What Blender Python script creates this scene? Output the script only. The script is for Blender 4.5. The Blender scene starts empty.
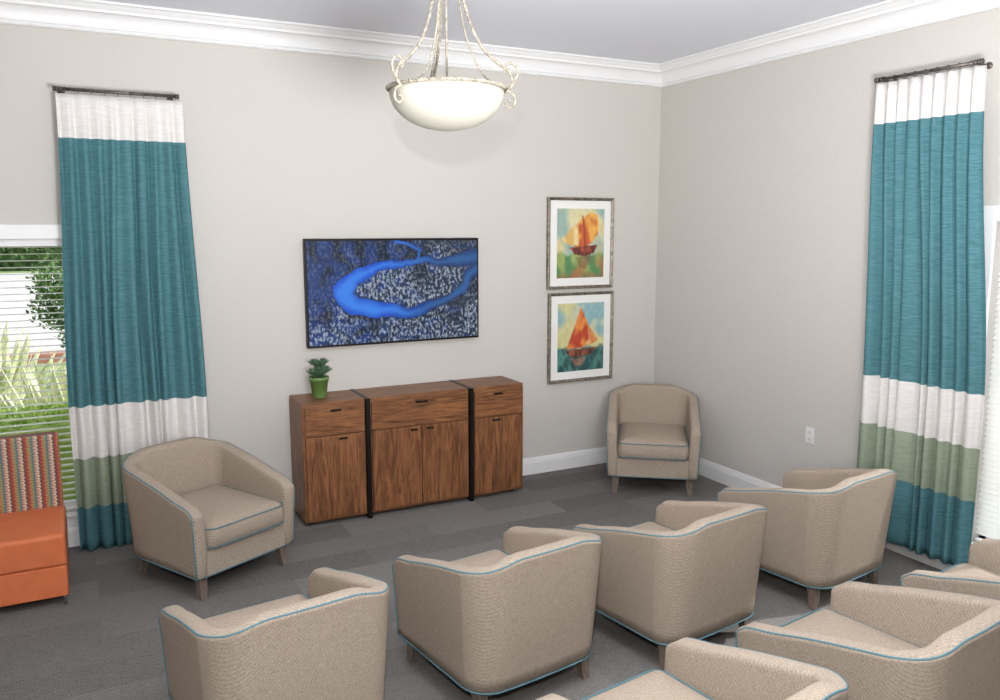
import bpy, bmesh, math, random
from mathutils import Vector, Matrix, noise
random.seed(7)
scene = bpy.context.scene
COL = scene.collection
try:
    scene.view_settings.view_transform = 'Standard'
    scene.view_settings.look = 'None'
except Exception as e:
    print(e)

# ------------------------------------------------------------------ helpers
def lin(r, g, b):
    def f(c):
        c /= 255.0
        return c / 12.92 if c <= 0.04045 else ((c + 0.055) / 1.055) ** 2.4
    return (f(r), f(g), f(b), 1.0)

def new_mat(name, col=None, rough=0.6, metal=0.0, spec=0.5):
    m = bpy.data.materials.new(name)
    m.use_nodes = True
    b = m.node_tree.nodes['Principled BSDF']
    if col: b.inputs['Base Color'].default_value = col
    b.inputs['Roughness'].default_value = rough
    b.inputs['Metallic'].default_value = metal
    b.inputs['Specular IOR Level'].default_value = spec
    return m, m.node_tree, b

def noise_mat(name, c1, c2, scale=(1, 1, 1), nscale=40, rough=0.8, bump=0.0, bdist=0.002, detail=4,
              lo=0.35, hi=0.65, spec=0.3, metal=0.0, distort=0.0):
    m, nt, b = new_mat(name, c1, rough, metal, spec)
    tc = nt.nodes.new('ShaderNodeTexCoord'); mp = nt.nodes.new('ShaderNodeMapping')
    nz = nt.nodes.new('ShaderNodeTexNoise'); rp = nt.nodes.new('ShaderNodeValToRGB')
    mp.inputs['Scale'].default_value = scale
    nz.inputs['Scale'].default_value = nscale; nz.inputs['Detail'].default_value = detail
    nz.inputs['Distortion'].default_value = distort
    rp.color_ramp.elements[0].position = lo; rp.color_ramp.elements[0].color = c1
    rp.color_ramp.elements[1].position = hi; rp.color_ramp.elements[1].color = c2
    L = nt.links.new
    L(tc.outputs['Object'], mp.inputs['Vector']); L(mp.outputs['Vector'], nz.inputs['Vector'])
    L(nz.outputs['Fac'], rp.inputs['Fac']); L(rp.outputs['Color'], b.inputs['Base Color'])
    if bump > 0:
        bp = nt.nodes.new('ShaderNodeBump'); bp.inputs['Strength'].default_value = bump
        bp.inputs['Distance'].default_value = bdist
        L(nz.outputs['Fac'], bp.inputs['Height']); L(bp.outputs['Normal'], b.inputs['Normal'])
    return m

def link(o, parent=None):
    COL.objects.link(o)
    if parent is not None: o.parent = parent
    return o

def mesh_obj(name, verts, faces, mats, parent=None, smooth=False, mat_idx=None, loc=None):
    me = bpy.data.meshes.new(name)
    me.from_pydata([tuple(v) for v in verts], [], faces)
    me.update()
    if not isinstance(mats, (list, tuple)): mats = [mats]
    for m in mats: me.materials.append(m)
    if mat_idx:
        for p, i in zip(me.polygons, mat_idx): p.material_index = i
    bm = bmesh.new(); bm.from_mesh(me)
    bmesh.ops.recalc_face_normals(bm, faces=bm.faces)
    bm.to_mesh(me); bm.free()
    if smooth:
        for p in me.polygons: p.use_smooth = True
    o = bpy.data.objects.new(name, me)
    if loc: o.location = loc
    return link(o, parent)

def empty(name, loc, rotz=0.0, label=None, cat=None, group=None):
    o = bpy.data.objects.new(name, None)
    o.empty_display_size = 0.1
    o.location = loc; o.rotation_euler = (0, 0, rotz)
    link(o)
    tag(o, label, cat, group)
    return o

def tag(o, label=None, cat=None, group=None, kind=None):
    if label: o['label'] = label
    if cat: o['category'] = cat
    if group: o['group'] = group
    if kind: o['kind'] = kind
    return o

def box_geo(x0, x1, y0, y1, z0, z1, off=0):
    v = [(x0, y0, z0), (x1, y0, z0), (x1, y1, z0), (x0, y1, z0), (x0, y0, z1), (x1, y0, z1), (x1, y1, z1), (x0, y1, z1)]
    f = [(0, 3, 2, 1), (4, 5, 6, 7), (0, 1, 5, 4), (1, 2, 6, 5), (2, 3, 7, 6), (3, 0, 4, 7)]
    return v, [tuple(i + off for i in q) for q in f]

def boxes(name, lst, mat, parent=None, bevel=0.0, seg=2):
    vs, fs = [], []
    for b in lst:
        v, f = box_geo(*b, off=len(vs)); vs += v; fs += f
    o = mesh_obj(name, vs, fs, mat, parent)
    if bevel > 0:
        bm = bmesh.new(); bm.from_mesh(o.data)
        bmesh.ops.bevel(bm, geom=bm.edges[:], offset=bevel, segments=seg, profile=0.5, affect='EDGES')
        bm.to_mesh(o.data); bm.free()
    return o

def tube_geo(path, r, sides=8, closed=False, off=0, rfun=None):
    P = [Vector(p) for p in path]; n = len(P)
    vs, fs = [], []
    up = None
    for i in range(n):
        if closed: t = P[(i + 1) % n] - P[i - 1]
        else: t = P[min(i + 1, n - 1)] - P[max(i - 1, 0)]
        if t.length < 1e-9: t = Vector((0, 0, 1))
        t.normalize()
        if up is None:
            a = Vector((0, 0, 1)) if abs(t.z) < 0.9 else Vector((1, 0, 0))
            up = (a - t * a.dot(t)).normalized()
        else:
            up = up - t * up.dot(t)
            up = up.normalized() if up.length > 1e-6 else Vector((1, 0, 0))
        s = t.cross(up)
        rr = r if rfun is None else r * rfun(i / max(n - 1, 1))
        for k in range(sides):
            a = 2 * math.pi * k / sides
            vs.append(P[i] + (up * math.cos(a) + s * math.sin(a)) * rr)
    m = n if closed else n - 1
    for i in range(m):
        j = (i + 1) % n
        for k in range(sides):
            k2 = (k + 1) % sides
            fs.append((off + i * sides + k, off + i * sides + k2, off + j * sides + k2, off + j * sides + k))
    if not closed:
        fs.append(tuple(off + k for k in range(sides)))
        fs.append(tuple(off + (n - 1) * sides + k for k in range(sides)))
    return vs, fs

def tubes(name, specs, mat, parent=None, smooth=True):
    vs, fs = [], []
    for sp in specs:
        v, f = tube_geo(off=len(vs), **sp); vs += v; fs += f
    return mesh_obj(name, vs, fs, mat, parent, smooth)

def lathe(name, prof, mat, parent=None, seg=48, center=(0, 0, 0), smooth=True):
    vs, fs = [], []
    n = len(prof)
    for k in range(seg):
        a = 2 * math.pi * k / seg
        for r, z in prof:
            vs.append((center[0] + r * math.cos(a), center[1] + r * math.sin(a), center[2] + z))
    for k in range(seg):
        k2 = (k + 1) % seg
        for i in range(n - 1):
            fs.append((k * n + i, k2 * n + i, k2 * n + i + 1, k * n + i + 1))
    o = mesh_obj(name, vs, fs, mat, parent, smooth)
    bm = bmesh.new(); bm.from_mesh(o.data)
    bmesh.ops.remove_doubles(bm, verts=bm.verts, dist=1e-5)
    bmesh.ops.recalc_face_normals(bm, faces=bm.faces)
    bm.to_mesh(o.data); bm.free()
    if smooth:
        for p in o.data.polygons: p.use_smooth = True
    return o

def catmull(pts, n=8):
    P = [Vector(p) for p in pts]; out = []
    for i in range(len(P) - 1):
        p0 = P[max(i - 1, 0)]; p1 = P[i]; p2 = P[i + 1]; p3 = P[min(i + 2, len(P) - 1)]
        for k in range(n):
            t = k / n
            out.append(0.5 * ((2 * p1) + (p2 - p0) * t + (2 * p0 - 5 * p1 + 4 * p2 - p3) * t * t + (-p0 + 3 * p1 - 3 * p2 + p3) * t ** 3))
    out.append(P[-1]); return out

def copy_tree(o, parent=None):
    c = o.copy()
    COL.objects.link(c)
    if parent is not None: c.parent = parent
    for ch in list(o.children):
        copy_tree(ch, c)
    return c

def sstep(a, b, x):
    t = max(0.0, min(1.0, (x - a) / (b - a)))
    return t * t * (3 - 2 * t)

# ------------------------------------------------------------------ dimensions
X0, X1, Y0, Y1, ZC = -2.6, 4.44, -2.2, 5.65, 3.30
TH = 0.16

# ------------------------------------------------------------------ materials
M_wall = noise_mat('wall_paint', lin(202, 198, 192), lin(205, 201, 195), nscale=60, rough=0.85, bump=0.04, bdist=0.001)
M_ceil = noise_mat('ceiling_paint', lin(226, 228, 235), lin(229, 231, 238), nscale=90, rough=0.9, bump=0.04, bdist=0.001)
M_trim, _, _ = new_mat('white_trim_paint', lin(236, 236, 236), 0.4)
M_black, _, _ = new_mat('black_metal', lin(28, 26, 26), 0.45, 0.6)
M_pipe, _, _ = new_mat('teal_piping', lin(82, 124, 136), 0.8)
M_legw = noise_mat('greyed_wood', lin(98, 86, 76), lin(128, 114, 102), scale=(6, 6, 1), nscale=20, rough=0.55)
M_bronze = noise_mat('bronze_rod', lin(80, 74, 70), lin(118, 110, 104), nscale=30, rough=0.4, metal=0.6)
M_chrome, _, _ = new_mat('chrome', lin(200, 200, 205), 0.2, 1.0)

def fabric():
    m, nt, b = new_mat('taupe_woven_fabric', None, 0.9, 0, 0.2)
    L = nt.links.new
    tc = nt.nodes.new('ShaderNodeTexCoord')
    n1 = nt.nodes.new('ShaderNodeTexNoise'); n1.inputs['Scale'].default_value = 240; n1.inputs['Detail'].default_value = 3
    w = nt.nodes.new('ShaderNodeTexWave'); w.wave_type = 'BANDS'; w.bands_direction = 'DIAGONAL'
    w.inputs['Scale'].default_value = 34; w.inputs['Distortion'].default_value = 1.5; w.inputs['Detail'].default_value = 1
    w.inputs['Detail Scale'].default_value = 6
    mx = nt.nodes.new('ShaderNodeMath'); mx.operation = 'MULTIPLY_ADD'; mx.inputs[1].default_value = 0.12
    r = nt.nodes.new('ShaderNodeValToRGB')
    e = r.color_ramp.elements
    e[0].position = 0.30; e[0].color = lin(134, 120, 106)
    e[1].position = 0.82; e[1].color = lin(190, 175, 158)
    L(tc.outputs['Object'], n1.inputs['Vector']); L(tc.outputs['Object'], w.inputs['Vector'])
    L(w.outputs['Fac'], mx.inputs[0]); L(n1.outputs['Fac'], mx.inputs[2])
    L(mx.outputs[0], r.inputs['Fac']); L(r.outputs['Color'], b.inputs['Base Color'])
    bp = nt.nodes.new('ShaderNodeBump'); bp.inputs['Strength'].default_value = 0.18; bp.inputs['Distance'].default_value = 0.001
    L(mx.outputs[0], bp.inputs['Height']); L(bp.outputs['Normal'], b.inputs['Normal'])
    return m
M_fab = fabric()

def wood(name, scale, dark, light):
    m, nt, b = new_mat(name, None, 0.42, 0, 0.4)
    L = nt.links.new
    tc = nt.nodes.new('ShaderNodeTexCoord'); mp = nt.nodes.new('ShaderNodeMapping'); mp.inputs['Scale'].default_value = scale
    n1 = nt.nodes.new('ShaderNodeTexNoise'); n1.inputs['Scale'].default_value = 3.0; n1.inputs['Detail'].default_value = 8
    n1.inputs['Distortion'].default_value = 1.4; n1.inputs['Roughness'].default_value = 0.65
    r = nt.nodes.new('ShaderNodeValToRGB'); e = r.color_ramp.elements
    e[0].position = 0.35; e[0].color = dark; e[1].position = 0.67; e[1].color = light
    L(tc.outputs['Object'], mp.inputs['Vector']); L(mp.outputs['Vector'], n1.inputs['Vector'])
    L(n1.outputs['Fac'], r.inputs['Fac']); L(r.outputs['Color'], b.inputs['Base Color'])
    return m
WD, WL = lin(82, 51, 32), lin(158, 106, 67)
M_wv = wood('walnut_vertical', (11, 11, 1.1), WD, WL)
M_wh = wood('walnut_horizontal', (1.1, 11, 11), WD, WL)
M_wt = wood('walnut_top', (1.1, 11, 11), lin(96, 62, 41), lin(150, 102, 66))

def carpet():
    m, nt, b = new_mat('grey_carpet_tiles', None, 0.95, 0, 0.1)
    L = nt.links.new
    tc = nt.nodes.new('ShaderNodeTexCoord'); mp = nt.nodes.new('ShaderNodeMapping')
    br = nt.nodes.new('ShaderNodeTexBrick')
    br.inputs['Scale'].default_value = 1.0; br.inputs['Brick Width'].default_value = 1.0; br.inputs['Row Height'].default_value = 0.25
    br.inputs['Mortar Size'].default_value = 0.0; br.inputs['Bias'].default_value = 0.0
    br.inputs['Color1'].default_value = (0.0, 0.0, 0.0, 1); br.inputs['Color2'].default_value = (1, 1, 1, 1)
    mp2 = nt.nodes.new('ShaderNodeMapping'); mp2.inputs['Scale'].default_value = (12, 70, 1)
    n1 = nt.nodes.new('ShaderNodeTexNoise'); n1.inputs['Scale'].default_value = 1.6; n1.inputs['Detail'].default_value = 6
    n2 = nt.nodes.new('ShaderNodeTexNoise'); n2.inputs['Scale'].default_value = 130; n2.inputs['Detail'].default_value = 5
    a = nt.nodes.new('ShaderNodeMath'); a.operation = 'MULTIPLY_ADD'; a.inputs[1].default_value = 0.20
    a2 = nt.nodes.new('ShaderNodeMath'); a2.operation = 'MULTIPLY_ADD'; a2.inputs[1].default_value = 0.40
    a3 = nt.nodes.new('ShaderNodeMath'); a3.operation = 'MULTIPLY'; a3.inputs[1].default_value = 0.80
    r = nt.nodes.new('ShaderNodeValToRGB'); e = r.color_ramp.elements
    e[0].position = 0.38; e[0].color = lin(76, 74, 72); e[1].position = 1.0; e[1].color = lin(142, 139, 135)
    L(tc.outputs['Object'], mp.inputs['Vector']); L(mp.outputs['Vector'], br.inputs['Vector'])
    L(mp.outputs['Vector'], mp2.inputs['Vector']); L(mp2.outputs['Vector'], n1.inputs['Vector']); L(mp.outputs['Vector'], n2.inputs['Vector'])
    L(n2.outputs['Fac'], a3.inputs[0])
    L(n1.outputs['Fac'], a2.inputs[0]); L(a3.outputs[0], a2.inputs[2])
    L(br.outputs['Color'], a.inputs[0]); L(a2.outputs[0], a.inputs[2])
    L(a.outputs[0], r.inputs['Fac']); L(r.outputs['Color'], b.inputs['Base Color'])
    bp = nt.nodes.new('ShaderNodeBump'); bp.inputs['Strength'].default_value = 0.6; bp.inputs['Distance'].default_value = 0.004
    L(n2.outputs['Fac'], bp.inputs['Height']); L(bp.outputs['Normal'], b.inputs['Normal'])
    return m
M_carpet = carpet()

# ------------------------------------------------------------------ room shell
def struct(o, label=None):
    o['kind'] = 'structure'
    if label: o['label'] = label
    return o
struct(boxes('floor', [(X0 - TH, X1 + TH, Y0 - TH, Y1 + TH, -0.1, 0)], M_carpet), 'grey plank carpet tile floor')
struct(boxes('ceiling', [(X0 - TH, X1 + TH, Y0 - TH, Y1 + TH, ZC, ZC + 0.1)], M_ceil), 'smooth painted white ceiling')
# back wall window opening
WA = (-1.75, 0.14, 0.22, 1.93)
struct(boxes('wall_back', [(X0 - TH, WA[0], Y1, Y1 + TH, 0, ZC), (WA[1], X1 + TH, Y1, Y1 + TH, 0, ZC),
                           (WA[0], WA[1], Y1, Y1 + TH, 0, WA[2]), (WA[0], WA[1], Y1, Y1 + TH, WA[3], ZC)], M_wall), 'light greige painted wall')
WB = (1.1, 2.74, 0.22, 2.03)
struct(boxes('wall_right', [(X1, X1 + TH, Y0, WB[0], 0, ZC), (X1, X1 + TH, WB[1], Y1, 0, ZC),
                            (X1, X1 + TH, WB[0], WB[1], 0, WB[2]), (X1, X1 + TH, WB[0], WB[1], WB[3], ZC)], M_wall), 'light greige painted wall')
struct(boxes('wall_left', [(X0 - TH, X0, Y0, Y1, 0, ZC)], M_wall), 'light greige painted wall')
struct(boxes('wall_front', [(X0 - TH, X1 + TH, Y0 - TH, Y0, 0, ZC)], M_wall), 'light greige painted wall')

def run_trim(name, prof, side, label):
    """prof: list of (offset from wall, z); mitred run along one side of the room"""
    vs, fs = [], []
    n = len(prof)
    for d, z in prof:
        d = max(d, 0.0005)
        if side == 'back': a, b = (X0 + d, Y1 - d, z), (X1 - d, Y1 - d, z)
        if side == 'right': a, b = (X1 - d, Y1 - d, z), (X1 - d, Y0 + d, z)
        if side == 'left': a, b = (X0 + d, Y0 + d, z), (X0 + d, Y1 - d, z)
        if side == 'front': a, b = (X1 - d, Y0 + d, z), (X0 + d, Y0 + d, z)
        vs += [a, b]
    for i in range(n - 1):
        fs.append((2 * i, 2 * i + 1, 2 * i + 3, 2 * i + 2))
    o = mesh_obj(name, vs, fs, M_trim)
    return struct(o, label)
def ogee(d0, z0, d1, z1, n=8, kind='S'):
    out = []
    for i in range(n + 1):
        t = i / n
        if kind == 'S': out.append((d0 + (d1 - d0) * t, z0 + (z1 - z0) * sstep(0, 1, t)))
        else: out.append((d0 + (d1 - d0) * (1 - math.cos(t * math.pi / 2)), z0 + (z1 - z0) * math.sin(t * math.pi / 2)))
    return out
c = ZC
crown = [(0, c - 0.155), (0.020, c - 0.155), (0.026, c - 0.148), (0.018, c - 0.136), (0.030, c - 0.130)] + ogee(0.030, c - 0.130, 0.080, c - 0.055, 8, 'C') \
        + [(0.096, c - 0.055), (0.096, c - 0.040), (0.102, c - 0.036)] + ogee(0.102, c - 0.036, 0.13, c - 0.014, 5) + [(0.145, c - 0.014), (0.145, c - 0.0005)]
for i, s in enumerate(['back', 'right', 'left', 'front']):
    run_trim('trim_%d' % (i + 1), crown, s, 'white stepped crown moulding')
base = [(0.018, 0.0), (0.018, 0.098), (0.014, 0.103), (0.014, 0.112), (0.010, 0.122), (0.006, 0.134), (0.0, 0.138)]
for s in ['back', 'right', 'left', 'front']:
    run_trim('baseboard_' + s, base, s, 'white baseboard')

# windows
def window(name, horiz, a0, a1, z0, z1, wallpos, label):
    """horiz 'x': in the back wall; 'y': in the right wall"""
    cas = 0.085; L = []
    def bx(p0, p1, d0, d1, q0, q1):
        return (p0, p1, d0, d1, q0, q1) if horiz == 'x' else (d0, d1, p0, p1, q0, q1)
    w = wallpos
    L += [bx(a0 - cas, a0, w - 0.022, w, z0 - cas, z1 + cas), bx(a1, a1 + cas, w - 0.022, w, z0 - cas, z1 + cas),
          bx(a0, a1, w - 0.022, w, z1, z1 + cas), bx(a0, a1, w - 0.022, w, z0 - cas, z0)]
    L += [bx(a0 - cas - .02, a1 + cas + .02, w - 0.045, w, z0 - 0.02, z0 + 0.005)]
    s = 0.045
    L += [bx(a0, a0 + s, w + 0.09, w + 0.13, z0, z1), bx(a1 - s, a1, w + 0.09, w + 0.13, z0, z1),
          bx(a0, a1, w + 0.09, w + 0.13, z0, z0 + s), bx(a0, a1, w + 0.09, w + 0.13, z1 - s, z1)]
    m = (a0 + a1) / 2
    L += [bx(m - 0.02, m + 0.02, w + 0.09, w + 0.13, z0, z1)]
    o = boxes(name, L, M_trim, bevel=0.002, seg=1)
    struct(o, label)
    return o
window('window_1', 'x', *WA, Y1, 'white framed window behind venetian blinds')
window('window_2', 'y', *WB, X1, 'white framed bright window')

M_slat, nt_, bs_ = new_mat('white_blind_slat', lin(240, 240, 238), 0.5)
tr = nt_.nodes.new('ShaderNodeBsdfTranslucent'); tr.inputs['Color'].default_value = lin(245, 245, 240)
mxs = nt_.nodes.new('ShaderNodeMixShader'); mxs.inputs[0].default_value = 0.45
nt_.links.new(bs_.outputs[0], mxs.inputs[1]); nt_.links.new(tr.outputs[0], mxs.inputs[2])
nt_.links.new(mxs.outputs[0], nt_.nodes['Material Output'].inputs['Surface'])
def blind(horiz, a0, a1, z0, z1, pos, tilt, pitch, width, label):
    vs, fs = [], []
    root = empty('window_blind', ((a0 + a1) / 2, pos, z1) if horiz == 'x' else (pos, (a0 + a1) / 2, z1), 0, label, 'blind')
    hl = (a1 - a0) / 2 - 0.012
    n = int((z1 - z0 - 0.07) / pitch)
    for i in range(n):
        z = -0.05 - i * pitch
        pr = []
        for k in range(4):
            t = k / 3 - 0.5
            d = t * width; zz = 0.001 * (1 - (2 * t) ** 2)
            pr.append((d * math.cos(tilt) - zz * math.sin(tilt), d * math.sin(tilt) + zz * math.cos(tilt)))
        o = len(vs)
        for q in pr:
            for e in (-hl, hl):
                vs.append((e, q[0], z + q[1]) if horiz == 'x' else (q[0], e, z + q[1]))
        for k in range(3):
            fs.append((o + 2 * k, o + 2 * k + 1, o + 2 * k + 3, o + 2 * k + 2))
    mesh_obj('slats', vs, fs, M_slat, root)
    def bx(p0, p1, d0, d1, q0, q1):
        return (p0, p1, d0, d1, q0, q1) if horiz == 'x' else (d0, d1, p0, p1, q0, q1)
    boxes('head_rail', [bx(-hl, hl, -0.02, 0.02, -0.045, 0.0)], M_trim, root, 0.003)
    boxes('bottom_rail', [bx(-hl, hl, -0.012, 0.012, z0 - z1 + 0.006, z0 - z1 + 0.022)], M_trim, root, 0.003)
    cords = []
    for f in (-0.8, -0.27, 0.27, 0.8):
        e = f * hl
        for dd in (-width / 2, width / 2):
            p = [(e, dd, -0.04), (e, dd, z0 - z1 + 0.02)] if horiz == 'x' else [(dd, e, -0.04), (dd, e, z0 - z1 + 0.02)]
            cords.append(dict(path=p, r=0.0011, sides=4))
    tubes('cord', cords, M_trim, root)
blind('x', *WA, Y1 + 0.045, math.radians(10), 0.040, 0.025, 'open white venetian blind over the garden window')
blind('y', *WB, X1 + 0.045, math.radians(55), 0.032, 0.035, 'mostly closed white venetian blind glowing with daylight')

# ------------------------------------------------------------------ curtains
def slub(name, c1, c2):
    return noise_mat(name, c1, c2, scale=(14, 14, 150), nscale=1.3, rough=0.8, bump=0.06, bdist=0.001, detail=5, lo=0.25, hi=0.75, spec=0.15)
M_teal = slub('teal_slub_fabric', lin(62, 107, 115), lin(94, 139, 146))
M_cream = slub('cream_slub_fabric', lin(214, 210, 206), lin(234, 231, 228))
M_sage = slub('sage_slub_fabric', lin(136, 149, 128), lin(160, 171, 150))

def curtain(along, p_top, p_bot, plane, ztop, bands, zbot, nfold, label, seed):
    """bands: z of colour changes from top: cream/teal/cream/sage/teal"""
    rnd = random.Random(seed)
    zs = []
    lv = [ztop] + bands + [zbot]
    for i in range(5):
        k = max(2, int((lv[i] - lv[i + 1]) / 0.05))
        for j in range(k): zs.append((lv[i] + (lv[i + 1] - lv[i]) * j / k, i))
    zs.append((zbot, 4))
    nx = nfold * 14
    ph = [rnd.uniform(-1.3, 1.3) for _ in range(nfold + 2)]
    am = [rnd.uniform(0.3, 1.15) for _ in range(nfold + 2)]
    wd = [rnd.uniform(0.6, 1.5) for _ in range(nfold)]
    cum = [0]
    for w_ in wd: cum.append(cum[-1] + w_)
    cum = [q / cum[-1] for q in cum]
    vs, fs, mi = [], [], []
    midx = [0, 1, 0, 2, 1]
    for z, bi in zs:
        h = (ztop - z) / (ztop - zbot)
        a0 = p_top[0] + (p_bot[0] - p_top[0]) * sstep(0, 0.7, h); a1 = p_top[1] + (p_bot[1] - p_top[1]) * sstep(0, 0.7, h)
        for i in range(nx + 1):
            f = i / 14.0
            k = min(int(f), nfold - 1); fr = f - k
            t = cum[k] + (cum[k + 1] - cum[k]) * fr
            t = t * sstep(0, 0.5, h) + (i / nx) * (1 - sstep(0, 0.5, h))
            fr2 = fr * fr * (3 - 2 * fr)
            p = (ph[k] * (1 - fr2) + ph[k + 1] * fr2)
            A = (am[k] * (1 - fr2) + am[k + 1] * fr2)
            A = 1 + (A - 1) * sstep(0.03, 0.3, h)
            amp = (0.017 + 0.018 * sstep(0.0, 0.6, h)) * A
            w = math.sin(2 * math.pi * f + p * 1.2 * sstep(.05, .9, h)) + 0.22 * math.sin(4 * math.pi * f + 2 * p + 3 * h)
            if h < 0.12: w = w * (0.35 + 0.65 * h / 0.12)
            u = a0 + (a1 - a0) * t + 0.010 * math.cos(2 * math.pi * f) * h
            d = amp * w
            if along == 'x': vs.append((u, plane + d, z))
            else: vs.append((plane + d, u, z))
    W = nx + 1
    for r in range(len(zs) - 1):
        for i in range(nx):
            fs.append((r * W + i, r * W + i + 1, (r + 1) * W + i + 1, (r + 1) * W + i)); mi.append(midx[zs[r][1]])
    o = mesh_obj('curtain', vs, fs, [M_cream, M_teal, M_sage], None, True, mi)
    tag(o, label, 'curtain')
    sm = o.modifiers.new('thick', 'SOLIDIFY'); sm.thickness = 0.002
    return o
curtain('x', (-0.025, 0.665), (-0.09, 0.705), Y1 - 0.125, 2.765, [2.515, 0.915, 0.59, 0.28], 0.004, 9,
        'floor-length teal curtain with cream and sage bands beside the garden window', 3)
curtain('y', (2.79, 3.46), (2.64, 3.42), X1 - 0.125, 2.84, [2.605, 1.10, 0.80, 0.50], 0.10, 9,
        'floor-length teal curtain with cream and sage bands beside the bright window', 5)

def rod(along, a0, a1, plane, z, wall, label, extra=0):
    mid = (a0 + a1) / 2; hl = (a1 - a0) / 2
    root = empty('curtain_rod', (mid, plane, z) if along == 'x' else (plane, mid, z), 0, label, 'curtain rod')
    def P(u, d, zz): return (u, d, zz) if along == 'x' else (d, u, zz)
    tubes('pole', [dict(path=[P(-hl, 0, 0), P(hl, 0, 0)], r=0.010, sides=14)], M_bronze, root)
    for s in (-1, 1):
        tubes('finial', [dict(path=[P(s * (hl - 0.012), 0, 0), P(s * (hl), 0, 0)], r=0.015, sides=16),
                         dict(path=[P(s * hl, 0, 0), P(s * (hl + 0.005), 0, 0)], r=0.012, sides=16),
                         dict(path=[P(s * (hl + 0.005), 0, 0), P(s * (hl + 0.012), 0, 0)], r=0.015, sides=16)], M_bronze, root)
        d1 = wall - plane
        tubes('bracket', [dict(path=[P(s * (hl - 0.03), 0, -0.005), P(s * (hl - 0.03), d1, -0.005)], r=0.006, sides=10),
                          dict(path=[P(s * (hl - 0.03), d1 - 0.008, -0.005), P(s * (hl - 0.03), d1, -0.005)], r=0.018, sides=16),
                          dict(path=[P(s * (hl - 0.036), 0, 0), P(s * (hl - 0.024), 0, 0)], r=0.014, sides=14)], M_bronze, root)
    n = 9
    for i in range(n):
        u = -hl + 0.05 + (2 * hl - 0.1) * i / (n - 1)
        pth = [P(u, 0.015 * math.cos(a * math.pi / 8), 0.015 * math.sin(a * math.pi / 8) - 0.003) for a in range(16)]
        tubes('ring', [dict(path=pth, r=0.0022, sides=6, closed=True)], M_bronze, root)
rod('x', -0.025, 0.635, Y1 - 0.125, 2.79, Y1, 'dark bronze curtain rod with short round finials')
rod('y', 2.825, 3.455, X1 - 0.125, 2.862, X1, 'dark bronze curtain rod with short stacked finials')

# ------------------------------------------------------------------ television
def color_grid(name, w, h, nx, nz, fn, mat, parent, y):
    vs, fs, cols = [], [], []
    for j in range(nz + 1):
        for i in range(nx + 1):
            u, v = i / nx, j / nz
            vs.append((-w / 2 + w * u, y, h / 2 - h * v)); cols.append(fn(u, v))
    W = nx + 1
    for j in range(nz):
        for i in range(nx):
            fs.append((j * W + i, (j + 1) * W + i, (j + 1) * W + i + 1, j * W + i + 1))
    me = bpy.data.meshes.new(name); me.from_pydata(vs, [], fs); me.update(); me.materials.append(mat)
    ca = me.color_attributes.new('paint', 'FLOAT_COLOR', 'POINT')
    flat = []
    for cc in cols: flat += [cc[0], cc[1], cc[2], 1.0]
    ca.data.foreach_set('color', flat)
    o = bpy.data.objects.new(name, me)
    return link(o, parent)
def attr_mat(name, emit, rough):
    m, nt, b = new_mat(name, None, rough)
    at = nt.nodes.new('ShaderNodeAttribute'); at.attribute_name = 'paint'
    if emit > 0:
        b.inputs['Base Color'].default_value = (0.006, 0.006, 0.006, 1)
        nt.links.new(at.outputs['Color'], b.inputs['Emission Color']); b.inputs['Emission Strength'].default_value = emit
    else:
        nt.links.new(at.outputs['Color'], b.inputs['Base Color'])
    return m
def segd(px, py, pts):
    best = 9
    for (ax, ay, aw), (bx, by, bw) in zip(pts[:-1], pts[1:]):
        dx, dy = bx - ax, by - ay
        t = max(0, min(1, ((px - ax) * dx + (py - ay) * dy) / (dx * dx + dy * dy)))
        d = math.hypot(px - ax - t * dx, py - ay - t * dy) / (aw + (bw - aw) * t)
        best = min(best, d)
    return best
def lc(r, g, b): return lin(r, g, b)[:3]
def mixc(a, b, t): return tuple(a[i] * (1 - t) + b[i] * t for i in range(3))
AS = 1.74
riv = catmull([(x * AS, y, w) for x, y, w in [(1.02, .16, .07), (.90, .20, .07), (.78, .22, .04), (.66, .20, .035), (.55, .24, .035), (.44, .24, .045), (.34, .30, .055),
       (.24, .38, .07), (.18, .50, .085), (.23, .60, .09), (.33, .66, .085), (.44, .68, .07), (.55, .72, .05), (.66, .69, .05), (.76, .62, .045), (.85, .56, .04), (.92, .46, .04), (.94, .36, .05), (1.02, .28, .07)]], 4)
riv3 = [(x * AS, y, w) for x, y, w in [(.62, .19, .018), (.65, .10, .020), (.58, .04, .018), (.50, .0, .014)]]
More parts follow.
